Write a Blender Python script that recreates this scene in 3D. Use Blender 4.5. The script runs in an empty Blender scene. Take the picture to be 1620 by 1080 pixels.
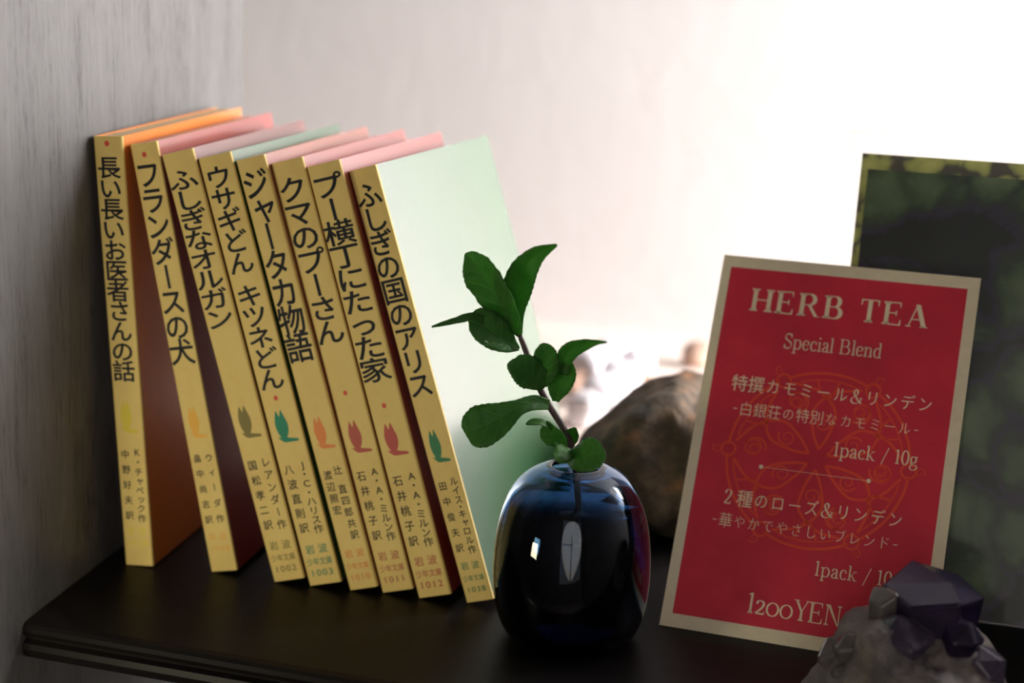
import bpy, bmesh, math, random
from mathutils import Vector, Matrix, noise
from mathutils.geometry import tessellate_polygon

S = bpy.context.scene
COL = S.collection
R_ = math.radians

# ------------------------------------------------------------------ camera
FPX = 2628.98                       # focal length in pixels of the 1620 px wide frame
PITCH, YAW, ROLL = 0.23804, 0.29934, 0.03252
EYE = Vector((0, 0, 0.25056))
fw = Vector((-math.sin(YAW)*math.cos(PITCH), math.cos(YAW)*math.cos(PITCH), -math.sin(PITCH)))
r0 = Vector((math.cos(YAW), math.sin(YAW), 0))
u0 = r0.cross(fw)
rt = math.cos(ROLL)*r0 + math.sin(ROLL)*u0
up = math.cos(ROLL)*u0 - math.sin(ROLL)*r0
cam = bpy.data.cameras.new('camera')
cam.sensor_width = 36
cam.lens = 36*FPX/1620
cam.clip_start = 0.01
cam.dof.use_dof = True
cam.dof.focus_distance = 0.60
cam.dof.aperture_fstop = 5.6
cam.dof.aperture_blades = 8
camo = bpy.data.objects.new('camera', cam)
m = Matrix((rt, up, -fw)).transposed().to_4x4()
m.translation = EYE
camo.matrix_world = m
COL.objects.link(camo)
S.camera = camo
S.view_settings.view_transform = 'Standard'
S.view_settings.look = 'None'
S.view_settings.exposure = 0.0
S.view_settings.gamma = 1.0
S.view_settings.use_curve_mapping = False
S.cycles.use_denoising = True
S.cycles.max_bounces = 12
S.cycles.transmission_bounces = 10
S.cycles.caustics_refractive = True
S.cycles.sample_clamp_indirect = 6.0

def ray(px, py):
    return fw*FPX + rt*(px-810) - up*(py-540)
def at(px, py, y):                  # a point of the place, at depth y
    d = ray(px, py)
    return EYE + d*(y/d.y)

# ------------------------------------------------------------------ world and lights
w = bpy.data.worlds.new('world'); S.world = w; w.use_nodes = True
w.node_tree.nodes['Background'].inputs[0].default_value = (0.8, 0.88, 1.0, 1)
w.node_tree.nodes['Background'].inputs[1].default_value = 0.3

def area(name, loc, target, sx, sy, watts, color):
    l = bpy.data.lights.new(name, 'AREA'); l.shape = 'RECTANGLE'; l.size = sx; l.size_y = sy
    l.energy = watts; l.color = color
    o = bpy.data.objects.new(name, l); COL.objects.link(o)
    o.location = loc
    o.rotation_euler = (Vector(target)-Vector(loc)).to_track_quat('-Z', 'Y').to_euler()
    return o
# daylight through the window in the right wall, beside the back wall
area('side_window_daylight', (0.93, 0.95, 0.40), (0.60, 1.89, 0.40), 0.14, 0.64, 166, (1.0, 0.985, 0.987))
# daylight through the window in the back wall, right of the picture
area('back_window_daylight', (0.46, 1.098, 0.40), (0.46, 0, 0.40), 0.36, 0.62, 20, (1.0, 0.98, 0.96))
# dim warm daylight through the front window, behind the camera
area('front_window_daylight', (0.34, -1.19, 0.30), (0.0, 0.6, 0.20), 0.90, 1.5, 5.2, (1.0, 0.90, 0.76)).data.shape = 'ELLIPSE'
# added warm fill for the lower spines, no real lamp, low before the shelf
area('low_fill_light', (-0.330, 0.33, 0.025), (-0.30, 0.6, 0.05), 0.06, 0.05, 0.215, (1.0, 0.93, 0.66))

# ------------------------------------------------------------------ helpers
def link(name, me, mat=None, parent=None):
    o = bpy.data.objects.new(name, me)
    COL.objects.link(o)
    if mat is not None:
        for mm in (mat if isinstance(mat, (list, tuple)) else [mat]): me.materials.append(mm)
    if parent is not None: o.parent = parent
    return o
def fin(name, bm, mat, parent=None, smooth=False, loc=None):
    me = bpy.data.meshes.new(name)
    bm.to_mesh(me); bm.free()
    if smooth:
        for p in me.polygons: p.use_smooth = True
    o = link(name, me, mat, parent)
    if loc is not None: o.location = loc
    return o
def empty(name, loc=(0, 0, 0), mat=None):
    o = bpy.data.objects.new(name, None); COL.objects.link(o)
    o.empty_display_size = 0.02
    if mat is not None: o.matrix_world = mat
    else: o.location = loc
    return o
def tag(o, label=None, cat=None, group=None, kind=None):
    if label: o['label'] = label
    if cat: o['category'] = cat
    if group: o['group'] = group
    if kind: o['kind'] = kind
    return o
def box(bm, x0, x1, y0, y1, z0, z1, mi=0):
    vs = [bm.verts.new(c) for c in ((x0,y0,z0),(x1,y0,z0),(x1,y1,z0),(x0,y1,z0),(x0,y0,z1),(x1,y0,z1),(x1,y1,z1),(x0,y1,z1))]
    for f in ((0,3,2,1),(4,5,6,7),(0,1,5,4),(1,2,6,5),(2,3,7,6),(3,0,4,7)):
        bm.faces.new([vs[i] for i in f]).material_index = mi
    return vs
def prism(bm, poly, axis, a, b):    # poly in the other two axes
    def P(u, v, t): return {'x': (t, u, v), 'y': (u, t, v), 'z': (u, v, t)}[axis]
    A = [bm.verts.new(P(u, v, a(u, v) if callable(a) else a)) for u, v in poly]
    B = [bm.verts.new(P(u, v, b(u, v) if callable(b) else b)) for u, v in poly]
    n = len(poly)
    bm.faces.new(A[::-1]); bm.faces.new(B)
    for i in range(n): bm.faces.new((A[i], A[(i+1) % n], B[(i+1) % n], B[i]))
    bmesh.ops.recalc_face_normals(bm, faces=bm.faces[:])
def bevel(o, wd, seg=2):
    md = o.modifiers.new('bevel', 'BEVEL'); md.width = wd; md.segments = seg; md.limit_method = 'ANGLE'; md.angle_limit = R_(40)
    return o
def catmull(pts, n):
    pts = [Vector(p) for p in pts]
    P = [2*pts[0]-pts[1]] + pts + [2*pts[-1]-pts[-2]]
    out = []
    for i in range(1, len(P)-2):
        for k in range(n):
            t = k/n
            a, b, c, d = P[i-1], P[i], P[i+1], P[i+2]
            out.append(0.5*((2*b)+(c-a)*t+(2*a-5*b+4*c-d)*t*t+(3*b-a-3*c+d)*t**3))
    out.append(pts[-1])
    return out

# ------------------------------------------------------------------ materials
class N:
    def __init__(s, name):
        s.m = bpy.data.materials.new(name); s.m.use_nodes = True
        s.t = s.m.node_tree; s.b = s.t.nodes['Principled BSDF']
    def n(s, kind, **kw):
        x = s.t.nodes.new(kind)
        for k, v in kw.items(): setattr(x, k, v)
        return x
    def l(s, a, b): s.t.links.new(a, b)
    def set(s, **kw):
        for k, v in kw.items():
            k = k.replace('_', ' ')
            if isinstance(v, tuple) and len(v) == 3: v = (*v, 1)
            s.b.inputs[k].default_value = v
        return s
    def tex(s, scale=(1, 1, 1), coord='Object'):
        tc = s.n('ShaderNodeTexCoord'); mp = s.n('ShaderNodeMapping')
        mp.inputs['Scale'].default_value = scale
        s.l(tc.outputs[coord], mp.inputs['Vector']); return mp.outputs[0]
    def noise(s, vec, scale, detail=4, rough=0.6, dist=0):
        x = s.n('ShaderNodeTexNoise'); x.inputs['Scale'].default_value = scale; x.inputs['Detail'].default_value = detail
        x.inputs['Roughness'].default_value = rough; x.inputs['Distortion'].default_value = dist
        s.l(vec, x.inputs['Vector']); return x.outputs['Fac']
    def ramp(s, fac, stops, interp='LINEAR'):
        r = s.n('ShaderNodeValToRGB'); r.color_ramp.interpolation = interp
        e = r.color_ramp.elements
        while len(e) < len(stops): e.new(0.5)
        for x, (p, c) in zip(e, stops): x.position = p; x.color = (*c, 1)
        s.l(fac, r.inputs[0]); return r.outputs[0]
    def color(s, out): s.l(out, s.b.inputs['Base Color']); return s
    def bump(s, h, strength, dist=0.001):
        b = s.n('ShaderNodeBump'); b.inputs['Strength'].default_value = strength; b.inputs['Distance'].default_value = dist
        s.l(h, b.inputs['Height']); s.l(b.outputs[0], s.b.inputs['Normal']); return s
def lin(r, g, b):
    f = lambda c: (c/255/12.92) if c/255 <= 0.04045 else ((c/255+0.055)/1.055)**2.4
    return (f(r), f(g), f(b))
def plain(name, c, rough=0.6, var=0.12, scale=60, **kw):
    a = N(name).set(Roughness=rough, **kw)
    f = a.noise(a.tex(), scale)
    return a.color(a.ramp(f, [(0.3, tuple(x*(1-var) for x in c)), (0.7, tuple(min(1, x*(1+var)) for x in c))])).m

M = {}
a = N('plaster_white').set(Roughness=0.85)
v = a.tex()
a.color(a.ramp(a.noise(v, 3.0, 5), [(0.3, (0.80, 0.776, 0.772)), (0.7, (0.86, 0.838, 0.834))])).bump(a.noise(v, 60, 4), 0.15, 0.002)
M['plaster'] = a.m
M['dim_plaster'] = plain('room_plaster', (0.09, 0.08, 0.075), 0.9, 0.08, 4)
a = N('floor_wood').set(Roughness=0.5)
v = a.tex((1, 8, 1))
a.color(a.ramp(a.noise(v, 6, 5), [(0.3, (0.16, 0.115, 0.09)), (0.7, (0.26, 0.19, 0.15))]))
M['floor'] = a.m
a = N('black_stained_wood').set(Roughness=0.42)
v = a.tex((3, 40, 40))
f = a.noise(v, 5, 6)
a.color(a.ramp(f, [(0.3, (0.0035, 0.003, 0.0033)), (0.75, (0.008, 0.006, 0.006))])).bump(f, 0.12, 0.0006)
a.b.inputs['Specular IOR Level'].default_value = 0.12
M['shelf'] = a.m
a = N('dark_board_grain').set(Roughness=0.40)
f = a.noise(a.tex((1.0, 1.0, 0.15)), 560, 5, 0.75)
f2 = a.noise(a.tex((1, 1, 0.16)), 70, 5, 0.65)
mx = a.n('ShaderNodeMath', operation='ADD'); a.l(f, mx.inputs[0]); a.l(f2, mx.inputs[1])
ml = a.n('ShaderNodeMath', operation='MULTIPLY'); a.l(mx.outputs[0], ml.inputs[0]); ml.inputs[1].default_value = 0.5
a.color(a.ramp(ml.outputs[0], [(0.36, (0.040, 0.039, 0.038)), (0.47, (0.108, 0.107, 0.106)), (0.62, (0.145, 0.144, 0.142))])).bump(ml.outputs[0], 0.16, 0.0006)
a.b.inputs['Specular IOR Level'].default_value = 0.45
M['board'] = a.m
# paper
a = N('aged_cream_paper').set(Roughness=0.62)
v = a.tex()
f = a.noise(v, 35, 5)
a.color(a.ramp(f, [(0.25, (0.62, 0.42, 0.125)), (0.5, (0.72, 0.525, 0.165)), (0.8, (0.78, 0.59, 0.21))]))
M['cream'] = a.m
a = N('page_edges').set(Roughness=0.8)
v = a.tex((1400, 1, 1))
a.color(a.ramp(a.noise(v, 1, 2), [(0.3, (0.50, 0.36, 0.19)), (0.7, (0.66, 0.50, 0.29))]))
M['pages'] = a.m
def cover(name, c, ior=2.2):
    a = N(name).set(Roughness=0.42, Coat_Weight=1.0, Coat_Roughness=0.17, Coat_IOR=ior)
    v = a.tex((1, 1, 1)); f = a.noise(v, 30, 5)
    a.color(a.ramp(f, [(0.3, tuple(x*0.85 for x in c)), (0.7, c)]))
    fb = a.noise(a.tex((1, 1, 0.15)), 500, 3)
    return a.bump(fb, 0.06, 0.0004).m
def ink(name, c, rough=0.6): return N(name).set(Base_Color=c, Roughness=rough).m
M['ink'] = ink('black_ink', (0.018, 0.020, 0.030))
M['red_ink'] = ink('red_ink', (0.62, 0.055, 0.03))

# ------------------------------------------------------------------ the room
def struct(name, bm, mat, smooth=False):
    return tag(fin(name, bm, mat, None, smooth), kind='structure')
XL, XR, YF, YB, ZF, ZC = -1.7, 0.95, -1.20, 1.10, -0.80, 1.45
bm = bmesh.new(); box(bm, XL-.1, XR+.1, YF-.1, YB+.1, ZF-.06, ZF); struct('floor', bm, M['floor'])
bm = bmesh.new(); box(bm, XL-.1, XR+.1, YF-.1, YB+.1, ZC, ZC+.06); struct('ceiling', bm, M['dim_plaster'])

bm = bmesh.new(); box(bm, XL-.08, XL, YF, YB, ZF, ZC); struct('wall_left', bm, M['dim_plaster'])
def wall_with_hole(bm, axis, p0, p1, a0, a1, h0, h1):
    # axis 'x': wall plane across x between p0..p1, opening a0..a1 along y ; axis 'y' the other way
    lo, hi = (YF, YB) if axis == 'x' else (XL, XR)
    for (s, e, z0, z1) in ((lo, a0, ZF, ZC), (a1, hi, ZF, ZC), (a0, a1, ZF, h0), (a0, a1, h1, ZC)):
        if axis == 'x': box(bm, p0, p1, s, e, z0, z1)
        else: box(bm, s, e, p0, p1, z0, z1)
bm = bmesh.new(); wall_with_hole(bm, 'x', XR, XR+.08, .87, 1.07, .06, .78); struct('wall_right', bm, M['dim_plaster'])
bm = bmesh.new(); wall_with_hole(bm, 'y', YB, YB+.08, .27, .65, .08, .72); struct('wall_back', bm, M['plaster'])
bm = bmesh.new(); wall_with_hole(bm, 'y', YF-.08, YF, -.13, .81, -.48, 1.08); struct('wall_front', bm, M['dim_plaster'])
M['white_paint'] = plain('white_paint', (0.75, 0.73, 0.71), 0.5, 0.05)
def frame(name, horiz, p, a0, a1, h0, h1, bars=False):
    bm = bmesh.new(); t = .018
    for (s, e, z0, z1) in ((a0, a0+t, h0, h1), (a1-t, a1, h0, h1), (a0+t, a1-t, h0, h0+t), (a0+t, a1-t, h1-t, h1)):
        if horiz == 'y': box(bm, p, p+.03, s, e, z0, z1)
        else: box(bm, s, e, p, p+.03, z0, z1)
    if bars:
        c = (a0+a1)/2; box(bm, c-.02, c+.02, p+.06, p+.08, h0+t, h1-t); z = h0+(h1-h0)*.45; box(bm, a0+t, a1-t, p+.06, p+.08, z-.02, z+.02)
    struct(name, bm, M['white_paint'])
frame('window_1', 'y', XR+.02, .87, 1.07, .06, .78)
frame('window_3', 'x', YB+.02, .27, .65, .08, .72)
frame('window_2', 'x', YF-.06, -.13, .81, -.48, 1.08, True)
# pale ledge in front of the back wall
M['ledge'] = plain('ledge_paint', (0.72, 0.60, 0.54), 0.6, 0.06, 8)
LZ = -0.012
bm = bmesh.new(); box(bm, XL, XR, .775, YB, LZ-.03, LZ); struct('trim_1', bm, M['ledge'])

# ------------------------------------------------------------------ shelf unit
TB = math.tan(0.08823)
def board_x(y): return -0.3424 - TB*(y-0.5564)
shelf = tag(empty('shelf_unit', (-.33, .6, ZF)), 'black wooden shelf with a moulded front edge and an upright side panel at left', 'shelf')
def keep(o, root):                  # parent, keeping world coordinates of the mesh
    o.parent = root; o.matrix_parent_inverse = Matrix.Translation(-root.location); return o
YS, YE, XE = 0.491, 0.714, 0.62
bm = bmesh.new()
prism(bm, [(board_x(YS+.004)+.0002, YS+.004), (XE, YS+.004), (XE, YE), (board_x(YE)+.0002, YE)], 'z', -0.0135, 0.0)
keep(fin('shelf_board', bm, M['shelf']), shelf)
# moulded nosing: profile in y,z extruded along x
prof = [(YS+.004, 0), (YS+.0012, -.0004), (YS+.0002, -.0016), (YS, -.0034), (YS+.0006, -.0050), (YS+.0020, -.0058), (YS+.0020, -.0066),
        (YS-.0002, -.0076), (YS-.0008, -.0098), (YS-.0002, -.0122), (YS+.0012, -.0135), (YS+.004, -.0135)]
bm = bmesh.new(); prism(bm, prof, 'x', lambda u, v: board_x(u)+.0002, XE)
keep(fin('front_moulding', bm, M['shelf']), shelf)
bm = bmesh.new()
y0, y1 = 0.474, 0.7135
prism(bm, [(board_x(y0), y0), (board_x(y1), y1), (board_x(y1)-.020, y1), (board_x(y0)-.020, y0)], 'z', ZF, 0.42)
keep(bevel(fin('side_panel', bm, M['board']), .0008), shelf)
bm = bmesh.new(); box(bm, XE-.02, XE, YS+.006, YE, ZF, -.0135)
keep(fin('leg_panel', bm, M['shelf']), shelf)

# ------------------------------------------------------------------ lettering
_cache = {}
def glyph(ch, bold=0.0, thin=0.0):
    """flat outline of one character as (verts, faces) in em units"""
    key = (ch, bold, thin)
    if key in _cache: return _cache[key]
    c = bpy.data.curves.new('g', 'FONT'); c.body = ch; c.size = 1; c.resolution_u = 3; c.offset = bold
    o = bpy.data.objects.new('g', c); COL.objects.link(o)
    dg = bpy.context.evaluated_depsgraph_get(); dg.update()
    me = bpy.data.meshes.new_from_object(o.evaluated_get(dg))
    bpy.data.objects.remove(o); bpy.data.curves.remove(c)
    b = bmesh.new(); b.from_mesh(me); bpy.data.meshes.remove(me)
    bmesh.ops.remove_doubles(b, verts=b.verts[:], dist=1e-5)
    if thin:                        # brush-like contrast: horizontal strokes thinner than vertical ones
        mv = {}
        for e in b.edges:
            if len(e.link_faces) == 1:
                d = e.verts[1].co-e.verts[0].co
                n = Vector((d.y, -d.x, 0))
                if n.length < 1e-9: continue
                n.normalize()
                mid = (e.verts[0].co+e.verts[1].co)/2
                if n.dot(e.link_faces[0].calc_center_median()-mid) > 0: n = -n
                for q in e.verts: mv.setdefault(q, Vector()); mv[q] += n
        for q, n in mv.items():
            if n.length > 1e-6:
                n.normalize(); q.co.y -= n.y*thin; q.co.x -= n.x*thin*0.22
    b.verts.index_update()
    r = ([q.co.copy() for q in b.verts], [[q.index for q in f.verts] for f in b.faces])
    b.free(); _cache[key] = r
    return r
def put(bm, g, fn):
    vs = [bm.verts.new(fn(p.x, p.y)) for p in g[0]]
    for f in g[1]:
        try: bm.faces.new([vs[i] for i in f])
        except ValueError: pass
SMALL = 'ャッィュョ'
def column(bm, text, xc, ztop, zbot, wd, y, bold=0.0, hfac=None, heavy=0.008):
    """vertical line of characters on a plane y=const, centred on xc, filling ztop..zbot"""
    wts = [0.55 if ch in ' ' else (0.55 if ch == '・' and len(text) > 8 else (0.86 if ch in SMALL else 1.0)) for ch in text]
    unit = (ztop-zbot)/sum(wts); z = ztop
    for ch, wt in zip(text, wts):
        cell = unit*wt; zc = z-cell/2; z -= cell
        if ch == ' ': continue
        h = hfac if hfac else unit*1.12
        g = glyph(ch, bold)
        if ch in 'ー': fn = lambda u, v: (xc+(0.385-v)*wd*0.9*-1, y, zc-(u-0.5)*h)
        elif ch in SMALL: fn = lambda u, v: (xc+(u-0.42)*wd, y, zc+(v-0.31)*h)
        else:
            ox = sum(q.x for q in (min(g[0], key=lambda q: q.x), max(g[0], key=lambda q: q.x)))/2 if ch.isascii() else 0.5
            fn = lambda u, v, ox=ox: (xc+(u-ox)*wd, y, zc+(v-0.375)*h)
        for du, dv in (((0, 0),) if not heavy else ((heavy, 0), (-heavy, 0), (0, heavy), (0, -heavy))):
            put(bm, g, lambda u, v, du=du, dv=dv: fn(u+du, v+dv))
def face_front(bm):                 # all letter faces look along -y
    for f in bm.faces:
        f.normal_update()
        if f.normal.y > 0: f.normal_flip()

EMB = [(.0,.20),(.175,.165),(.085,.33),(.04,.56),(.10,.77),(.215,.98),(.27,.92),(.335,.80),(.40,.90),(.475,1.0),(.575,.79),(.66,.59),(.65,.40),(.575,.245),(.50,.15),(.72,.11),(1.0,.065),(.98,.0),(.62,.0),(.31,.01),(.15,.09)]
BOOKS = [
 # x, y, lean, yaw, thick, height, depth | title, t0, t1 | dot | emblem frac, ink | right column, left column, a0, a1 | number | cover
 (-0.33182,0.55639,0.05252,0.08823,0.01191,0.17246,0.12134,'長い長いお医者さんの話',.046,.556,.016,.640,(.66,.52,.045),'K・チャペック作','中野好夫訳',.712,.896,None,'orange'),
 (-0.29645,0.56224,0.18238,0.07459,0.01122,0.17229,0.11802,'フランダースの犬',.042,.504,.026,.640,(.78,.41,.05),'ウィーダ作','畠中尚志訳',.708,.892,None,'red'),
 (-0.2686,0.56171,0.26660,0.0487,0.01321,0.17249,0.11164,'ふしぎなオルガン',.040,.402,None,.620,(.19,.15,.03),'レアンダー作','国松孝二訳',.704,.882,'1002','maroon'),
 (-0.25393,0.56335,0.27129,0.02494,0.01372,0.17194,0.10824,'ウサギどん キツネどん',.025,.536,.556,.622,(.0,.20,.11),'J・C・ハリス作','八波直則訳',.706,.880,'1003','green'),
 (-0.23758,0.56499,0.27890,0.02777,0.01201,0.17234,0.10744,'ジャータカ物語',.026,.462,None,.628,(.72,.22,.05),'辻直四郎共訳','渡辺照宏',.703,.880,'1010','coral'),
 (-0.2248,0.56751,0.27976,0.0052,0.01322,0.17172,0.10615,'クマのプーさん',.038,.416,.530,.632,(.42,.075,.05),'A・A・ミルン作','石井桃子訳',.706,.882,'1011','red'),
 (-0.20976,0.56765,0.28626,-0.01768,0.0139,0.17163,0.10555,'プー横丁にたった家',.024,.494,.550,.628,(.45,.065,.05),'A・A・ミルン作','石井桃子訳',.706,.884,'1012','red'),
 (-0.19090,0.5703,0.3085,-0.05405,0.0114,0.17168,0.11377,'ふしぎの国のアリス',.033,.520,None,.634,(.02,.18,.07),'ルイス・キャロル作','田中俊夫訳',.708,.890,'1038','green'),
]
COV = {'orange': cover('orange_cover', (0.74, 0.21, 0.018), 1.7), 'red': cover('red_cover', (0.30, 0.020, 0.010)),
       'maroon': cover('maroon_cover', (0.15, 0.025, 0.018)), 'green': cover('green_cover', (0.013, 0.085, 0.020), 2.3),
       'coral': cover('coral_cover', (0.30, 0.055, 0.022))}
LAB = [
 'old cream paperback with a yellow emblem and orange cover, nearly upright against the side panel',
 'old cream paperback with an amber emblem and red cover, second from the side panel',
 'cream-spined old paperback with an olive emblem and no red dot, third from the side panel',
 'cream-spined old paperback with a teal green emblem and green cover, among the red-covered books',
 'cream-spined old paperback with an orange emblem, just right of the teal emblem one',
 'cream-spined old paperback numbered 1011 with a brick red emblem, between 1010 and 1012',
 'cream-spined old paperback numbered 1012 with a brick red emblem, next to the last book',
 'last cream paperback of the leaning row, its green cover in view behind the mint',
]
for i, (x, y, le, yw, th, H, D, title, t0, t1, dot, ef, ec, rc, lc, a0, a1, num, cv) in enumerate(BOOKS):
    rx = Vector((math.cos(yw), math.sin(yw), 0)); dy = Vector((-math.sin(yw), math.cos(yw), 0)); z = Vector((0, 0, 1))
    mx = Matrix((math.cos(le)*rx+math.sin(le)*z, dy, math.cos(le)*z-math.sin(le)*rx)).transposed().to_4x4()
    mx.translation = (x, y, 0.0001)
    b = tag(empty('paperback_book', mat=mx), LAB[i], 'book', 'old paperbacks in the leaning row')
    sy = 0.0013
    bm = bmesh.new()
    # spine: shallow U with rounded long edges
    rr = 0.0006 if i % 2 else 0.0008
    prof = [(0, sy)] + [(rr-rr*math.cos(k*math.pi/8), rr-rr*math.sin(k*math.pi/8)) for k in range(5)]
    prof += [(th-px, py) for px, py in prof[::-1]]
    prism(bm, prof, 'z', 0, H)
    sp = fin('spine', bm, M['cream'], b)
    ct = 0.0003
    bm = bmesh.new(); box(bm, 0.0, ct, sy, D, 0, H); fin('front_cover', bm, COV[cv], b)
    bm = bmesh.new(); box(bm, th-ct, th, sy, D, 0, H)
    # slightly soft board surface: subdivide and bow a little
    bmesh.ops.subdivide_edges(bm, edges=bm.edges[:], cuts=8, use_grid_fill=True)
    for q in bm.verts:
        q.co.x += 0.0*math.sin(math.pi*(q.co.y-sy)/(D-sy))**2*math.sin(math.pi*q.co.z/H)
    fin('back_cover', bm, COV[cv], b)
    bm = bmesh.new(); box(bm, ct, th-ct, sy, D-.0008, .0004, H-.0006); fin('page_block', bm, M['pages'], b)
    # printing on the spine
    yf = -0.00005
    zt = lambda fr: H*(1-fr)
    bm = bmesh.new()
    column(bm, title, th*0.47, zt(t0), zt(t1), th*(0.95 if len(title) < 11 else 0.82), yf, bold=0.006, heavy=0.011, hfac=None if i not in (3,) else None)
    face_front(bm); fin('title_lettering', bm, M['ink'], sp)
    bm = bmesh.new()
    aw = th*0.31
    if i == 4:
        column(bm, '辻', th*.68, zt(.703), zt(.735), aw, yf, 0.004, hfac=aw*1.05)
        column(bm, '直四郎', th*.68, zt(.750), zt(.832), aw, yf, 0.004, hfac=aw*1.05)
        column(bm, '共訳', th*.68, zt(.832), zt(.885), aw, yf, 0.004, hfac=aw*1.05)
        column(bm, '渡辺照宏', th*.30, zt(.713), zt(.824), aw, yf, 0.004, hfac=aw*1.05)
    else:
        column(bm, rc, th*.73, zt(a0), zt(a1), aw, yf, 0.004, hfac=min(aw*1.02, H*(a1-a0)/len(rc)*1.02))
        column(bm, lc, th*.29, zt(a0), zt(a1), aw, yf, 0.004, hfac=aw*1.02)
    face_front(bm); fin('author_lettering', bm, M['ink'], sp)
    bm = bmesh.new()
    c = ink('series_ink', tuple(k*0.95 for k in ec))
    bb = .915
    def row(txt, fr, wd, hh, gap):
        n = len(txt)
        for k, ch in enumerate(txt):
            put(bm, glyph(ch, 0.006), lambda u, v: (th*.50+(k-(n-1)/2)*gap+(u-(.5 if ord(ch) > 127 else .29))*wd, yf, zt(fr)+(v-.37)*hh))
    row('岩波', bb, th*.30, th*.30, th*.40)
    row('少年文庫', bb+.030, th*.20, th*.235, th*.20)
    if num: row(num, bb+.056, th*.32, th*.27, th*.19)
    face_front(bm)
    mat_s = c
    if i < 2: mat_s = ink('pale_series_ink', (0.70, 0.58, 0.055) if i == 0 else (0.76, 0.40, 0.07))
    fin('series_lettering', bm, mat_s, sp)
    bm = bmesh.new()
    ew, eh = th*0.62, H*0.076
    pts = catmull([(px, py, 0) for px, py in EMB+EMB[:1]], 3)[:-1]
    vs = [bm.verts.new((th*.50+(p.x-.48)*ew, yf, zt(ef)+(p.y-.5)*eh)) for p in pts]
    for tri in tessellate_polygon([[Vector((p.x*ew, p.y*eh, 0)) for p in pts]]):
        try: bm.faces.new([vs[k] for k in tri])
        except ValueError: pass
    face_front(bm)
    fin('emblem', bm, ink('emblem_ink', ec), sp)
    if dot is not None:
        bm = bmesh.new(); r = th*(0.085 if i < 2 else .065)
        bm.faces.new([bm.verts.new((th*.46+r*math.cos(k*math.pi/8), yf, zt(dot)+r*1.1*math.sin(k*math.pi/8))) for k in range(16)])
        face_front(bm); fin('red_dot', bm, M['red_ink'], sp)

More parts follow.
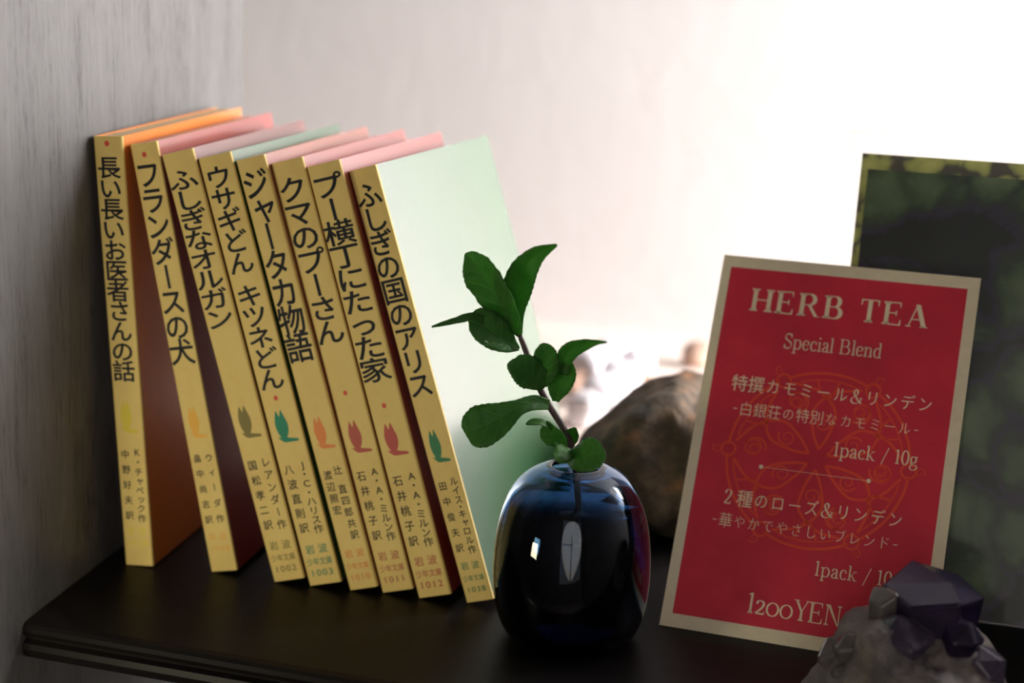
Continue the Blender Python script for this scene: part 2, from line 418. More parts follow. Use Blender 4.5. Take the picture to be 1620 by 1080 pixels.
# ------------------------------------------------------------------ serif letters drawn as strokes
class Serif:
    def __init__(s, t, h): s.t, s.h = t, h
    def V(s, x, y0, y1, sb='lr', st='lr', t=None):
        t = t or s.t; P = [[(x-t/2, y0), (x+t/2, y0), (x+t/2, y1), (x-t/2, y1)]]
        e = t*.5+.075; h = s.h
        for (yy, d, sd) in ((y0, 1, sb), (y1, -1, st)):
            a, b = (x-e if 'l' in sd else x-t/2), (x+e if 'r' in sd else x+t/2)
            if sd: P.append([(a, yy), (b, yy), (b, yy+d*h), (x+t/2, yy+d*(h+.06)), (x-t/2, yy+d*(h+.06)), (a, yy+d*h)])
        return P
    def Hz(s, x0, x1, y, h=None):
        h = h or s.h; return [[(x0, y-h/2), (x1, y-h/2), (x1, y+h/2), (x0, y+h/2)]]
    def D(s, x0, y0, x1, y1, w):
        return [[(x0-w/2, y0), (x0+w/2, y0), (x1+w/2, y1), (x1-w/2, y1)]]
    def F(s, x, y, half):
        return [[(x-half, y), (x+half, y), (x+half, y+s.h), (x-half, y+s.h)]]
    def C(s, pts, thick=None, thin=None, pen=0.0, n=8):
        thick = thick or s.t; thin = thin or s.h
        q = catmull([(a, b, 0) for a, b in pts], n); out = []; L = []; Rr = []
        for k, p in enumerate(q):
            d = (q[min(k+1, len(q)-1)]-q[max(k-1, 0)]).normalized()
            wd = thin+(thick-thin)*abs(math.sin(math.atan2(d.y, d.x)-pen))**1.3
            nn = Vector((-d.y, d.x, 0))*wd/2
            L.append(p+nn); Rr.append(p-nn)
        for k in range(len(q)-1):
            out.append([(L[k].x, L[k].y), (Rr[k].x, Rr[k].y), (Rr[k+1].x, Rr[k+1].y), (L[k+1].x, L[k+1].y)])
        return out
    def El(s, cx, cy, rx, ry, a0=0, a1=360, **kw):
        n = 16; return s.C([(cx+rx*math.cos(R_(a0+(a1-a0)*k/n)), cy+ry*math.sin(R_(a0+(a1-a0)*k/n))) for k in range(n+1)], n=2, **kw)
    def B(s, x, y, r):
        return [[(x+r*math.cos(k*math.pi/6), y+r*math.sin(k*math.pi/6)) for k in range(12)]]
    def get(s, ch):
        t, h = s.t, s.h; V, Hz, D, F, C, El, B = s.V, s.Hz, s.D, s.F, s.C, s.El, s.B
        X = .64
        if ch == 'H': return V(.15,0,1)+V(.73,0,1)+Hz(.15,.73,.51), .88
        if ch == 'E': return V(.15,0,1)+Hz(.15,.66,.98,h*1.05)+Hz(.15,.50,.52)+Hz(.15,.70,.02,h*1.05)+[[(.66,1),(.60,.96),(.635,.78),(.66,.78)],[(.70,0),(.62,.04),(.675,.25),(.705,.25)],[(.50,.40),(.525,.40),(.525,.64),(.50,.64),(.45,.52)]], .78
        if ch == 'R': return V(.15,0,1)+Hz(.15,.42,.98)+Hz(.15,.42,.50)+El(.40,.74,.22,.24,90,-90)+[[(.36,.49),(.50,.49),(.80,.02),(.92,.02),(.92,0),(.67,0)]], .88
        if ch == 'B': return V(.15,0,1)+Hz(.15,.42,.98)+Hz(.15,.45,.52)+Hz(.15,.43,.02)+El(.40,.75,.19,.23,90,-90)+El(.43,.27,.24,.25,90,-90), .80
        if ch == 'T': return V(.38,0,1,st='')+Hz(.03,.73,.98,h*1.05)+[[(.03,1),(.10,.96),(.06,.74),(.03,.74)],[(.73,1),(.66,.96),(.70,.74),(.73,.74)]], .78
        if ch == 'A': return D(.10,0,.40,1,h*1.1)+D(.70,0,.40,.98,t*1.08)+Hz(.2,.6,.33)+F(.10,0,.10)+F(.69,0,.15), .84
        if ch == 'Y': return D(.40,.45,.10,1,t)+D(.40,.45,.68,1,h*1.1)+V(.40,0,.47,st='')+F(.12,1-h,.13)+F(.68,1-h,.10), .76
        if ch == 'N': return V(.14,0,1,st='l',t=h*1.2)+V(.74,0,1,sb='',t=h*1.2)+[[(.10,1),(.26,1),(.76,.0),(.70,0)]], .88
        if ch == 'S': return C([(.50,.80),(.42,.95),(.28,.98),(.13,.92),(.09,.76),(.16,.62),(.34,.50),(.49,.38),(.52,.22),(.44,.06),(.28,.015),(.14,.07),(.07,.24)],pen=1.1)+[[(.50,1),(.48,.72),(.52,.72),(.525,1)],[(.05,0),(.05,.29),(.085,.29),(.08,0)]], .62
        if ch == 'p': return V(.14,-.30,X,st='l')+El(.33,X/2,.20,X/2,130,-130), .62
        if ch == 'e': return El(.27,X/2,.19,X/2,15,325)+Hz(.10,.46,X*.55), .53
        if ch == 'c': return El(.27,X/2,.19,X/2,50,320)+B(.40,X*.76,t*.55), .50
        if ch == 'i': return V(.14,0,X,st='l')+B(.13,.88,t*.62), .28
        if ch == 'a': return C([(.11,X*.74),(.16,X*.95),(.27,X),(.36,X*.88),(.38,X*.6),(.38,.08),(.44,.01),(.50,.06)])+C([(.38,X*.60),(.22,X*.50),(.10,X*.26),(.16,.02),(.28,.03),(.38,.14)])+B(.13,X*.76,t*.5), .53
        if ch == 'l': return V(.14,0,1,st='l'), .28
        if ch == 'n': return V(.13,0,X,st='l')+V(.46,0,X*.66,st='')+C([(.13,X*.70),(.24,X*.95),(.35,X*.98),(.44,X*.86),(.46,X*.62)]), .61
        if ch == 'd': return V(.44,0,1,sb='r',st='l')+El(.27,X/2,.19,X/2,50,310), .60
        if ch == 'k': return V(.14,0,1,st='l')+D(.18,.26,.46,X,h)+D(.50,0,.24,.36,t)+F(.46,X-h,.10)+F(.50,0,.11), .62
        if ch == 'g': return El(.25,X*.66,.16,X*.34)+C([(.14,X*.38),(.10,.14),(.28,.07),(.45,.02),(.47,-.16),(.28,-.29),(.09,-.22),(.08,-.06),(.18,.06)],thick=t*.8)+Hz(.36,.50,X-.02,h*1.4), .54
        if ch == '1': return V(.22,0,1,st='')+[[(.22-t/2,1),(.22+t/2,1),(.22-t/2,.90),(.06,.88),(.06,.91)]], .42
        if ch == '0': return El(.27,.5,.19,.49), .54
        if ch == 'o': return El(.34,.33,.29,.32,thick=t*.85), .70     # old-style nought
        if ch == 'z': return C([(.09,.50),(.15,.63),(.30,.67),(.43,.58),(.43,.44),(.30,.25),(.08,.04)])+[[(.07,0),(.50,0),(.53,.17),(.50,.17),(.46,.075),(.09,.075)]], .58   # old-style two
        if ch == '2': return C([(.08,.72),(.14,.93),(.28,.99),(.42,.90),(.44,.72),(.34,.46),(.08,.04)])+[[(.07,0),(.48,0),(.51,.24),(.48,.24),(.44,.09),(.09,.09)]], .56
        if ch == '/': return D(.02,-.18,.40,1.02,h*1.3), .42
        if ch == '&': return C([(.74,.36),(.64,.12),(.46,.0),(.24,.0),(.10,.14),(.12,.32),(.30,.50),(.46,.66),(.46,.86),(.35,.97),(.24,.86),(.26,.66),(.42,.40),(.60,.15),(.78,.02)],pen=.5)+Hz(.60,.84,.40), .86
        return [], .36
def serif_line(bm, txt, x0, x1, y, cap, t=.12, h=.04, z=0, trk=0.0):
    sf = Serif(t, h); adv = 0; items = []
    for ch in txt:
        pol, aw = sf.get(ch); items.append((adv+trk/2, pol)); adv += aw+trk
    k = (x1-x0)/adv
    for off, pol in items:
        for P in pol:
            try: bm.faces.new([bm.verts.new((x0+(off+px)*k, y+py*cap, z)) for px, py in P])
            except ValueError: pass
def kana_line(bm, txt, x0, x1, y, hh, thin, bold, z=0):
    """horizontal line of brush-contrast characters; & and ASCII get half cells"""
    wts = [0.55 if ch in ' -' else 0.85 if ch == '&' else 1.0 for ch in txt]
    unit = (x1-x0)/sum(wts); x = x0
    for ch, wt in zip(txt, wts):
        xc = x+unit*wt/2; x += unit*wt
        if ch == ' ': continue
        if ch == '-':
            bm.faces.new([bm.verts.new((xc+a*hh*.13, y+hh*.36+b*hh*.03, z)) for a, b in ((-1,-1),(1,-1),(1,1),(-1,1))]); continue
        if ch in '&2':
            for P in Serif(.11, .035).get(ch)[0]:
                bm.faces.new([bm.verts.new((xc+(px-.42 if ch == '&' else px-.28)*hh*.82, y+py*hh*.80, z)) for px, py in P])
            continue
        kana = 0x3040 <= ord(ch) <= 0x30ff
        g = glyph(ch, bold, thin if kana else thin*.55)
        sc = min(unit*(0.84 if kana else 1.0), hh*(0.95 if kana else 1.08))
        put(bm, g, lambda u, v: (xc+(u-.5)*sc, y+hh*.40+(v-.38)*hh*(.92 if kana else 1.04), z))
def face_up(bm):
    for f in bm.faces:
        f.normal_update()
        if f.normal.z < 0: f.normal_flip()

# ------------------------------------------------------------------ the tea card
CW, CH = 100.2, 150.9
bk, yw = 0.544646, -0.030204
rx = Vector((math.cos(yw), math.sin(yw), 0)); dy = Vector((-math.sin(yw), math.cos(yw), 0))
uu = math.cos(bk)*Vector((0, 0, 1))+math.sin(bk)*dy
mx = Matrix((rx, uu, rx.cross(uu))).transposed().to_4x4() @ Matrix.Scale(0.001, 4)   # local millimetres
mx.translation = (-0.1161986, 0.576968, 0.0003)
card = tag(empty('price_card', mat=mx), 'red herb tea price card with a cream border, leaning back against the framed picture', 'card')
M['card_stock'] = plain('card_stock', (0.78, 0.68, 0.49), 0.6, 0.05, 0.2)
a = N('red_print').set(Roughness=0.5)
f = a.noise(a.tex(), 0.05, 5)
a.color(a.ramp(f, [(0.3, (0.54, 0.016, 0.042)), (0.7, (0.67, 0.022, 0.050))])); M['red_print'] = a.m
M['gold_print'] = ink('pale_gold_print', (0.88, 0.74, 0.52), 0.5)
M['ornament'] = ink('orange_red_print', (0.78, 0.070, 0.030), 0.5)
bm = bmesh.new(); box(bm, 0, CW, 0, CH, -.35, 0); cb = fin('card_stock', bm, M['card_stock'], card)
bm = bmesh.new()
f = bm.faces.new([bm.verts.new(c) for c in ((4.2, 5.2, .04), (97.2-1.6, 5.2, .04), (95.8, 146.0, .04), (3.6, 146.0, .04))])
face_up(bm); fin('red_panel', bm, M['red_print'], card)
# round scrollwork ornament
bm = bmesh.new()
def ribbon(pts, w0, n=6, taper=False):
    q = catmull([(px, py, 0) for px, py in pts], n); L = []; Rr = []
    for k, p in enumerate(q):
        d = (q[min(k+1, len(q)-1)]-q[max(k-1, 0)]).normalized()
        wd = w0*(1-.6*k/len(q) if taper else 1)
        nn = Vector((-d.y, d.x, 0))*wd/2
        L.append(bm.verts.new((p.x+nn.x, p.y+nn.y, .08))); Rr.append(bm.verts.new((p.x-nn.x, p.y-nn.y, .08)))
    for k in range(len(q)-1): bm.faces.new((L[k], Rr[k], Rr[k+1], L[k+1]))
OX, OY = 49.0, 71.5
def pol(r, a): return (OX+r*math.cos(R_(a)), OY+r*math.sin(R_(a)))
def spiral(cx, cy, r, a0, turns, sgn, w0):
    n = int(14*turns)
    ribbon([(cx+r*(1-.82*k/n)*math.cos(R_(a0)+sgn*2*math.pi*turns*k/n), cy+r*(1-.82*k/n)*math.sin(R_(a0)+sgn*2*math.pi*turns*k/n)) for k in range(n+1)], w0, 3, True)
for k in range(6):
    a = 60*k+90
    ribbon([pol(34.5, a+s) for s in range(-27, 28, 6)], 1.0, 3)                # outer ring in six lobes
    ribbon([pol(31.8, a+s) for s in range(-22, 23, 6)], .55, 3)
    c = pol(34.2, a+30); ribbon([(c[0]+2.7*math.cos(q/10*math.pi), c[1]+2.7*math.sin(q/10*math.pi)) for q in range(21)], .8, 2)
    ribbon([pol(4, a), pol(11, a-16), pol(20, a-12), pol(27, a+6), pol(32, a+24)], 1.0)
    ribbon([pol(4, a), pol(11, a+16), pol(20, a+12), pol(27, a-6), pol(32, a-24)], 1.0)
    c = pol(24.5, a+26); spiral(c[0], c[1], 4.6, a+200, 1.6, 1, .85)
    c = pol(24.5, a-26+60-8); spiral(c[0], c[1], 3.6, a+20, 1.5, -1, .75)
    c = pol(14.5, a); spiral(c[0], c[1], 3.5, a, 1.5, 1 if k % 2 else -1, .8)
    ribbon([pol(32, a-8), pol(26.5, a-5), pol(24, a), pol(26.5, a+5), pol(32, a+8)], .7)
    c = pol(38.4, a+30); spiral(c[0], c[1], 2.0, a, 1.2, 1, .5)
face_up(bm); fin('scroll_ornament', bm, M['ornament'], card)
ZT = .12
def textpart(name, fn):
    global bm
    bm = bmesh.new(); fn(); face_up(bm); fin(name, bm, M['gold_print'], card)
textpart('title_lettering', lambda: serif_line(bm, 'HERB TEA', 13.2, 83.4, 128.4, 9.4, .17, .05, ZT, .12))
textpart('subtitle_lettering', lambda: serif_line(bm, 'Special Blend', 29.3, 67.4, 114.4, 6.1, .095, .04, ZT))
def blend1():
    kana_line(bm, '特撰カモミール&リンデン', 11.6, 89.2, 95.4, 7.0, .012, .004, ZT)
    kana_line(bm, '-白銀荘の特別なカモミール-', 13.2, 85.4, 85.6, 5.9, .014, -.004, ZT)
    serif_line(bm, '1pack / 10g', 54.4, 86.2, 73.8, 5.6, .095, .04, ZT)
textpart('blend_lettering', blend1)
def rule():
    P = [(28.4, 65.9+.07), (28.4, 65.9-.07), (69.2, 65.9-.07), (69.2, 65.9+.07)]
    bm.faces.new([bm.verts.new((*p, ZT)) for p in P])
    for cx in (28.4, 69.2): bm.faces.new([bm.verts.new((cx+.85*math.cos(k*math.pi/8), 65.9+.85*math.sin(k*math.pi/8), ZT)) for k in range(16)])
textpart('dotted_rule', rule)
def blend2():
    kana_line(bm, '2種のローズ&リンデン', 14.6, 84.0, 49.8, 7.0, .012, .004, ZT)
    kana_line(bm, '-華やかでやさしいブレンド-', 12.6, 83.6, 41.0, 6.0, .014, -.004, ZT)
    serif_line(bm, '1pack / 10g', 54.0, 86.0, 27.4, 5.6, .095, .04, ZT)
textpart('blend_lettering', blend2)
textpart('price_lettering', lambda: serif_line(bm, '1zooYEN', 31.4, 66.6, 9.8, 7.7, .12, .045, ZT))

# ------------------------------------------------------------------ framed picture behind the card
LE = R_(15.5)
mx = Matrix((Vector((1, 0, 0)), Vector((0, math.sin(LE), math.cos(LE))), Vector((0, -math.cos(LE), math.sin(LE))))).transposed().to_4x4()
FY = 0.6245
mx.translation = (0, FY, 0.0021)
pic = tag(empty('picture_frame', mat=mx), 'clear acrylic frame holding a dark green leafy print, standing behind the price card', 'picture frame')
def onframe(px, py, zl=0.0):        # local coordinates of a sight line on the frame's plane
    inv = mx.inverted(); o = inv @ EYE; d = inv.to_3x3() @ ray(px, py)
    return o + d*((zl-o.z)/d.z)
pTL = onframe(1365, 242, -.003); pLB = onframe(1345, 425, -.003)
PX0 = (pTL.x+pLB.x)/2; PX1 = 0.27; PY1 = pTL.y; PY0 = -0.0010
a = N('clear_acrylic')
gl = a.n('ShaderNodeBsdfGlossy'); gl.inputs['Roughness'].default_value = .04
tp = a.n('ShaderNodeBsdfTransparent'); tp.inputs[0].default_value = (0.97, 0.975, 0.97, 1)
fr = a.n('ShaderNodeFresnel'); fr.inputs[0].default_value = 1.14
ms = a.n('ShaderNodeMixShader'); a.l(fr.outputs[0], ms.inputs[0]); a.l(tp.outputs[0], ms.inputs[1]); a.l(gl.outputs[0], ms.inputs[2])
a.l(ms.outputs[0], a.t.nodes['Material Output'].inputs['Surface']); M['acrylic'] = a.m
bm = bmesh.new(); box(bm, PX0-.0065, PX1+.0065, -.0013, PY1+.0085, -.0028, 0); bevel(fin('front_pane', bm, M['acrylic'], pic), .0004)
bm = bmesh.new(); box(bm, PX0-.0065, PX1+.0065, 0, PY1+.0085, -.0068, -.0040); bevel(fin('back_pane', bm, M['acrylic'], pic), .0004)
def leafy(name, stops, scale):
    a = N(name).set(Roughness=0.45)
    v = a.tex((1, 1, 1)); nz = a.n('ShaderNodeTexNoise'); nz.inputs['Scale'].default_value = 26; nz.inputs['Detail'].default_value = 3; a.l(v, nz.inputs['Vector'])
    add = a.n('ShaderNodeMixRGB'); add.blend_type = 'ADD'; add.inputs[0].default_value = .030; a.l(v, add.inputs[1]); a.l(nz.outputs['Color'], add.inputs[2])
    vo = a.n('ShaderNodeTexVoronoi'); vo.inputs['Scale'].default_value = scale; a.l(add.outputs[0], vo.inputs['Vector'])
    f2 = a.noise(add.outputs[0], 42, 6, .68)
    mm = a.n('ShaderNodeMath', operation='ADD'); a.l(vo.outputs['Distance'], mm.inputs[0]); a.l(f2, mm.inputs[1])
    sc2 = a.n('ShaderNodeMath', operation='MULTIPLY'); a.l(mm.outputs[0], sc2.inputs[0]); sc2.inputs[1].default_value = .60
    return a.color(a.ramp(sc2.outputs[0], stops)).m
M['print'] = leafy('leafy_print', [(0.36, (0.15, 0.21, 0.11)), (0.50, (0.085, 0.135, 0.065)), (0.60, (0.040, 0.060, 0.036)), (0.68, (0.050, 0.036, 0.075)), (0.74, (0.018, 0.022, 0.020))], 44)
M['painted_lit_edge'] = leafy('painted_lit_edge', [(0.40, (0.58, 0.56, 0.17)), (0.58, (0.42, 0.43, 0.13)), (0.72, (0.10, 0.09, 0.07))], 130)  # light along the print's top and left edges, put into the colour
bm = bmesh.new(); box(bm, PX0, PX1, PY0, PY1, -.0038, -.0031); pr = fin('leaf_print', bm, M['print'], pic)
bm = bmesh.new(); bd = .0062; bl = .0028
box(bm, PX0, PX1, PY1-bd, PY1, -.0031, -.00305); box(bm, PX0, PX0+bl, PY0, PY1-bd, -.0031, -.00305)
fin('painted_lit_edge', bm, M['painted_lit_edge'], pr)
bm = bmesh.new(); prism(bm, [(-.0070, .050), (-.0070, .047), (-.050, 0.0140), (-.053, 0.0150)], 'x', .03, .055)
for q in bm.verts: q.co = Vector((q.co.x, q.co.z, q.co.y))
bmesh.ops.recalc_face_normals(bm, faces=bm.faces[:])
fin('easel_foot', bm, M['acrylic'], pic)

# ------------------------------------------------------------------ vase
VX, VY = -0.1458, 0.5560
def lathe(bm, prof, n=64, wob=0.0):
    rings = []
    for r, z in prof:
        if r < 1e-6: rings.append([bm.verts.new((0, 0, z))]); continue
        rings.append([bm.verts.new((r*(1+wob*math.cos(2*k*2*math.pi/n+1))*math.cos(2*math.pi*k/n), r*(1-wob*math.cos(2*k*2*math.pi/n+1))*math.sin(2*math.pi*k/n), z)) for k in range(n)])
    for A, B in zip(rings, rings[1:]):
        for k in range(n):
            k2 = (k+1) % n
            if len(A) == 1: bm.faces.new((A[0], B[k2], B[k]))
            elif len(B) == 1: bm.faces.new((A[k], A[k2], B[0]))
            else: bm.faces.new((A[k], A[k2], B[k2], B[k]))
    bmesh.ops.recalc_face_normals(bm, faces=bm.faces[:])
OUT = [(0, .0), (.0185, .0002), (.0228, .0016), (.0258, .0055), (.0280, .0130), (.0290, .0230), (.0287, .0340), (.0276, .0430), (.0254, .0510), (.0222, .0572), (.0180, .0616), (.0135, .0642), (.0104, .0654)]
INN = [(.0086, .0650), (.0100, .0634), (.0140, .0618), (.0185, .0590), (.0222, .0545), (.0246, .0490), (.0262, .0420), (.0270, .0340), (.0272, .0230), (.0262, .0135), (.0238, .0072), (.0195, .0048), (0, .0045)]
def smooth_prof(p, n=5): return [(max(0, q.x), q.y) for q in catmull([(r, z, 0) for r, z in p], n)]
vase = tag(empty('bud_vase', (VX, VY, 0.0002)), 'round dark blue glass bud vase holding the mint sprig, in front of the last book', 'vase')
a = N('dark_blue_glass').set(Base_Color=(0.22, 0.44, 0.70), Roughness=0.02, Transmission_Weight=1.0, IOR=1.5)
vol = a.n('ShaderNodeVolumeAbsorption'); vol.inputs['Color'].default_value = (0.04, 0.18, 0.40, 1); vol.inputs['Density'].default_value = 220
a.l(vol.outputs[0], a.t.nodes['Material Output'].inputs['Volume'])
M['blue_glass'] = a.m
bm = bmesh.new()
rim = [(.0104, .0654), (.0096, .0658), (.0088, .0656), (.0086, .0650)]
lathe(bm, smooth_prof(OUT)+rim[1:-1]+smooth_prof(INN), 72, 0.012)
fin('glass_body', bm, M['blue_glass'], vase, True)
a = N('water').set(Base_Color=(0.55, 0.65, 0.8), Roughness=0.0, Transmission_Weight=1.0, IOR=1.33)
vol = a.n('ShaderNodeVolumeAbsorption'); vol.inputs['Color'].default_value = (0.1, 0.2, 0.3, 1); vol.inputs['Density'].default_value = 110
a.l(vol.outputs[0], a.t.nodes['Material Output'].inputs['Volume'])
M['water'] = a.m
bm = bmesh.new()
W_ = [(0, .0050), (.0192, .0053), (.0234, .0077), (.0257, .0138), (.0267, .0230), (.0265, .0340), (.0257, .0418), (.0241, .0488), (.0232, .0515)]
lathe(bm, smooth_prof(W_)+[(.0, .0512)], 48, 0.012)
fin('water', bm, M['water'], vase, True)

# ------------------------------------------------------------------ mint sprig
a = N('mint_leaf').set(Roughness=0.5, Specular_IOR_Level=0.25)
tc = a.n('ShaderNodeTexCoord'); sep = a.n('ShaderNodeSeparateXYZ'); a.l(tc.outputs['UV'], sep.inputs[0])
# veins: v + |u| slant
ab = a.n('ShaderNodeMath', operation='ABSOLUTE'); a.l(sep.outputs['X'], ab.inputs[0])
mu = a.n('ShaderNodeMath', operation='MULTIPLY_ADD'); a.l(ab.outputs[0], mu.inputs[0]); mu.inputs[1].default_value = -0.18; a.l(sep.outputs['Y'], mu.inputs[2])
sc = a.n('ShaderNodeMath', operation='MULTIPLY'); a.l(mu.outputs[0], sc.inputs[0]); sc.inputs[1].default_value = 44
sn = a.n('ShaderNodeMath', operation='SINE'); a.l(sc.outputs[0], sn.inputs[0])
vein = a.ramp(sn.outputs[0], [(0.80, (0, 0, 0)), (1.0, (1, 1, 1))])
mid = a.ramp(ab.outputs[0], [(0.0, (1, 1, 1)), (0.07, (0, 0, 0))])
mxv = a.n('ShaderNodeMath', operation='MAXIMUM'); a.l(vein, mxv.inputs[0]); a.l(mid, mxv.inputs[1])
base = a.ramp(a.noise(a.tex(), 110, 4), [(0.3, (0.030, 0.115, 0.022)), (0.7, (0.060, 0.185, 0.035))])
mr = a.n('ShaderNodeMixRGB'); a.l(base, mr.inputs[1]); mr.inputs[2].default_value = (0.10, 0.28, 0.05, 1)
mf = a.n('ShaderNodeMath', operation='MULTIPLY'); a.l(mxv.outputs[0], mf.inputs[0]); mf.inputs[1].default_value = .35; a.l(mf.outputs[0], mr.inputs[0])
a.color(mr.outputs[0])
neg = a.n('ShaderNodeMath', operation='MULTIPLY'); a.l(mxv.outputs[0], neg.inputs[0]); neg.inputs[1].default_value = -1
a.bump(neg.outputs[0], .35, .0006)
tr = a.n('ShaderNodeBsdfTranslucent'); tr.inputs[0].default_value = (0.10, 0.34, 0.03, 1)
ad = a.n('ShaderNodeMixShader'); ad.inputs[0].default_value = .38
a.l(a.b.outputs[0], ad.inputs[1]); a.l(tr.outputs[0], ad.inputs[2]); a.l(ad.outputs[0], a.t.nodes['Material Output'].inputs['Surface'])
M['leaf'] = a.m
M['stem'] = plain('mint_stem', (0.045, 0.022, 0.022), 0.45, 0.3, 150)
sprig = tag(empty('mint_sprig', (VX, VY, 0.04)), 'fresh green mint sprig with a purplish stem, standing in the blue glass vase', 'plant')
def keep_s(o): o.parent = sprig; o.matrix_parent_inverse = Matrix.Translation(-sprig.location); return o
def tube(name, pts, radii, mat, n=10):
    q = catmull(pts, 5); rr = [Vector((r, 0, 0)) for r in radii]; rad = [p.x for p in catmull(rr, 5)]
    bm = bmesh.new(); rings = []
    for k, p in enumerate(q):
        d = (q[min(k+1, len(q)-1)]-q[max(k-1, 0)]).normalized()
        e = d.cross(Vector((0, 1, 0.1))).normalized(); g = d.cross(e)
        rings.append([bm.verts.new(p+rad[k]*(math.cos(2*math.pi*j/n)*e+math.sin(2*math.pi*j/n)*g)) for j in range(n)])
    for A, B in zip(rings, rings[1:]):
        for j in range(n): bm.faces.new((A[j], A[(j+1) % n], B[(j+1) % n], B[j]))
    bm.faces.new(rings[0][::-1]); bm.faces.new(rings[-1])
    bmesh.ops.recalc_face_normals(bm, faces=bm.faces[:])
    return keep_s(fin(name, bm, mat, None, True))
SY = 0.5555
stem_px = [(918, 850, SY), (914, 780, SY), (906, 716, SY), (893, 680, SY-.001), (868, 640, SY-.002), (850, 605, SY-.003), (832, 555, SY-.004), (822, 530, SY-.005)]
tube('stem', [at(*p) for p in stem_px], [.0011, .0012, .0013, .0013, .00125, .0012, .0011, .0009], M['stem'])
PX = 0.000232                        # metres per photo pixel at the sprig
def leaf(center, widths, face=(0, -1, .15), fold=.25, ser=.022, cup=0.0):
    """centre line points (px, py, y), half widths in px at those points; `face` is the way the upper side looks"""
    cl = catmull([at(*p) for p in center], 6)
    ww = [p.x*PX for p in catmull([(q, 0, 0) for q in widths], 6)]
    n = len(cl); mm = 9; F = Vector(face).normalized()
    bm = bmesh.new(); uv = bm.loops.layers.uv.new('uv'); rows = []; rnd = random.Random(len(rows)+int(center[0][0]))
    for k, p in enumerate(cl):
        d = (cl[min(k+1, n-1)]-cl[max(k-1, 0)]).normalized()
        c = d.cross(F).normalized(); nn = c.cross(d).normalized()
        if nn.dot(F) < 0: nn = -nn
        s = 1+ser*((k % 2)*2-1)*(0.2 < k/n < .93)
        row = []
        for j in range(mm):
            u = (j/(mm-1))*2-1
            hgt = fold*abs(u)*ww[k] - cup*u*u*ww[k]
            rip = .05*ww[k]*math.sin(k*1.3+u*2)*abs(u)
            row.append((bm.verts.new(p+c*u*ww[k]*(s if abs(u) > .9 else 1)+nn*(hgt+rip)), u, k/(n-1)))
        rows.append(row)
    for A, B in zip(rows, rows[1:]):
        for j in range(mm-1):
            q = (A[j], A[j+1], B[j+1], B[j])
            f = bm.faces.new([t[0] for t in q])
            for lp, t in zip(f.loops, q): lp[uv].uv = (t[1], t[2])
    bmesh.ops.recalc_face_normals(bm, faces=bm.faces[:])
    o = keep_s(fin('leaf', bm, M['leaf'], None, True))
    md = o.modifiers.new('thickness', 'SOLIDIFY'); md.thickness = .00028; md.offset = 0
    return o
T = SY-.004
# top pair
leaf([(822,532,T),(808,505,T-.003),(788,470,T-.006),(764,432,T-.009),(747,411,T-.010),(736,401,T-.010)], [3,20,29,31,19,2], (-.35,-1,.25), .30)
leaf([(823,532,T+.001),(816,496,T),(817,462,T-.001),(828,428,T-.003),(850,402,T-.006),(881,387,T-.010)], [3,13,22,22,14,2], (.35,-1,.1), .38)
# left leaf with its folded tip
leaf([(821,552,T),(800,540,T-.004),(775,522,T-.008),(752,507,T-.011),(742,502,T-.012)], [3,19,28,22,5], (-.1,-1,.75), .22)
leaf([(765,508,T-.011),(745,502,T-.013),(722,507,T-.015),(702,512,T-.016),(683,517,T-.017)], [12,10,7,5,1.5], (0,-.6,1), .1)
# round dark leaves in front of the stem
leaf([(862,612,T-.004),(846,596,T-.009),(828,583,T-.013),(812,574,T-.015),(808,570,T-.015)], [8,23,24,14,3], (.1,-1,.35), .12, .03)
leaf([(858,608,T-.004),(864,588,T-.007),(864,567,T-.009),(860,551,T-.010),(857,543,T-.010)], [8,18,20,14,3], (.15,-1,.2), .12, .03)
# right leaf with a curling tip
leaf([(879,634,T),(884,612,T-.002),(892,590,T-.004),(893,572,T-.006)], [5,17,19,13], (.3,-1,.1), .3)
leaf([(890,592,T-.005),(893,568,T-.007),(904,552,T-.009),(925,544,T-.012),(945,541,T-.014),(960,541,T-.015)], [9,13,14,10,4,1], (.2,-1,-.25), .2)
# long low left leaf
leaf([(868,640,T+.001),(845,637,T-.004),(820,645,T-.009),(790,662,T-.013),(762,675,T-.016),(742,684,T-.017),(737,687,T-.017)], [8,12,13,26,33,23,4], (.05,-1,.35), .2, .02)
# small low leaves round the stem
leaf([(893,712,T),(884,698,T-.003),(872,684,T-.005),(864,672,T-.006),(860,668,T-.006)], [5,16,18,10,2], (-.2,-1,.1), .25)
leaf([(872,676,T-.006),(856,668,T-.009),(842,668,T-.011),(832,671,T-.012)], [5,6,6,1.5], (0,-.7,.8), .15)
leaf([(892,712,T+.004),(900,696,T+.004),(906,684,T+.003),(910,676,T+.002)], [5,12,11,2], (.3,-1,.2), .25)
# drooping leaf over the vase mouth
leaf([(905,716,T-.004),(893,716,T-.010),(884,717,T-.014),(875,716,T-.016)], [8,16,18,6], (0,-1,.5), .15, .03)
leaf([(900,722,T-.004),(918,722,T-.010),(938,719,T-.014),(952,715,T-.015),(957,713,T-.015)], [10,23,26,17,3], (.1,-1,.55), .15, .03)

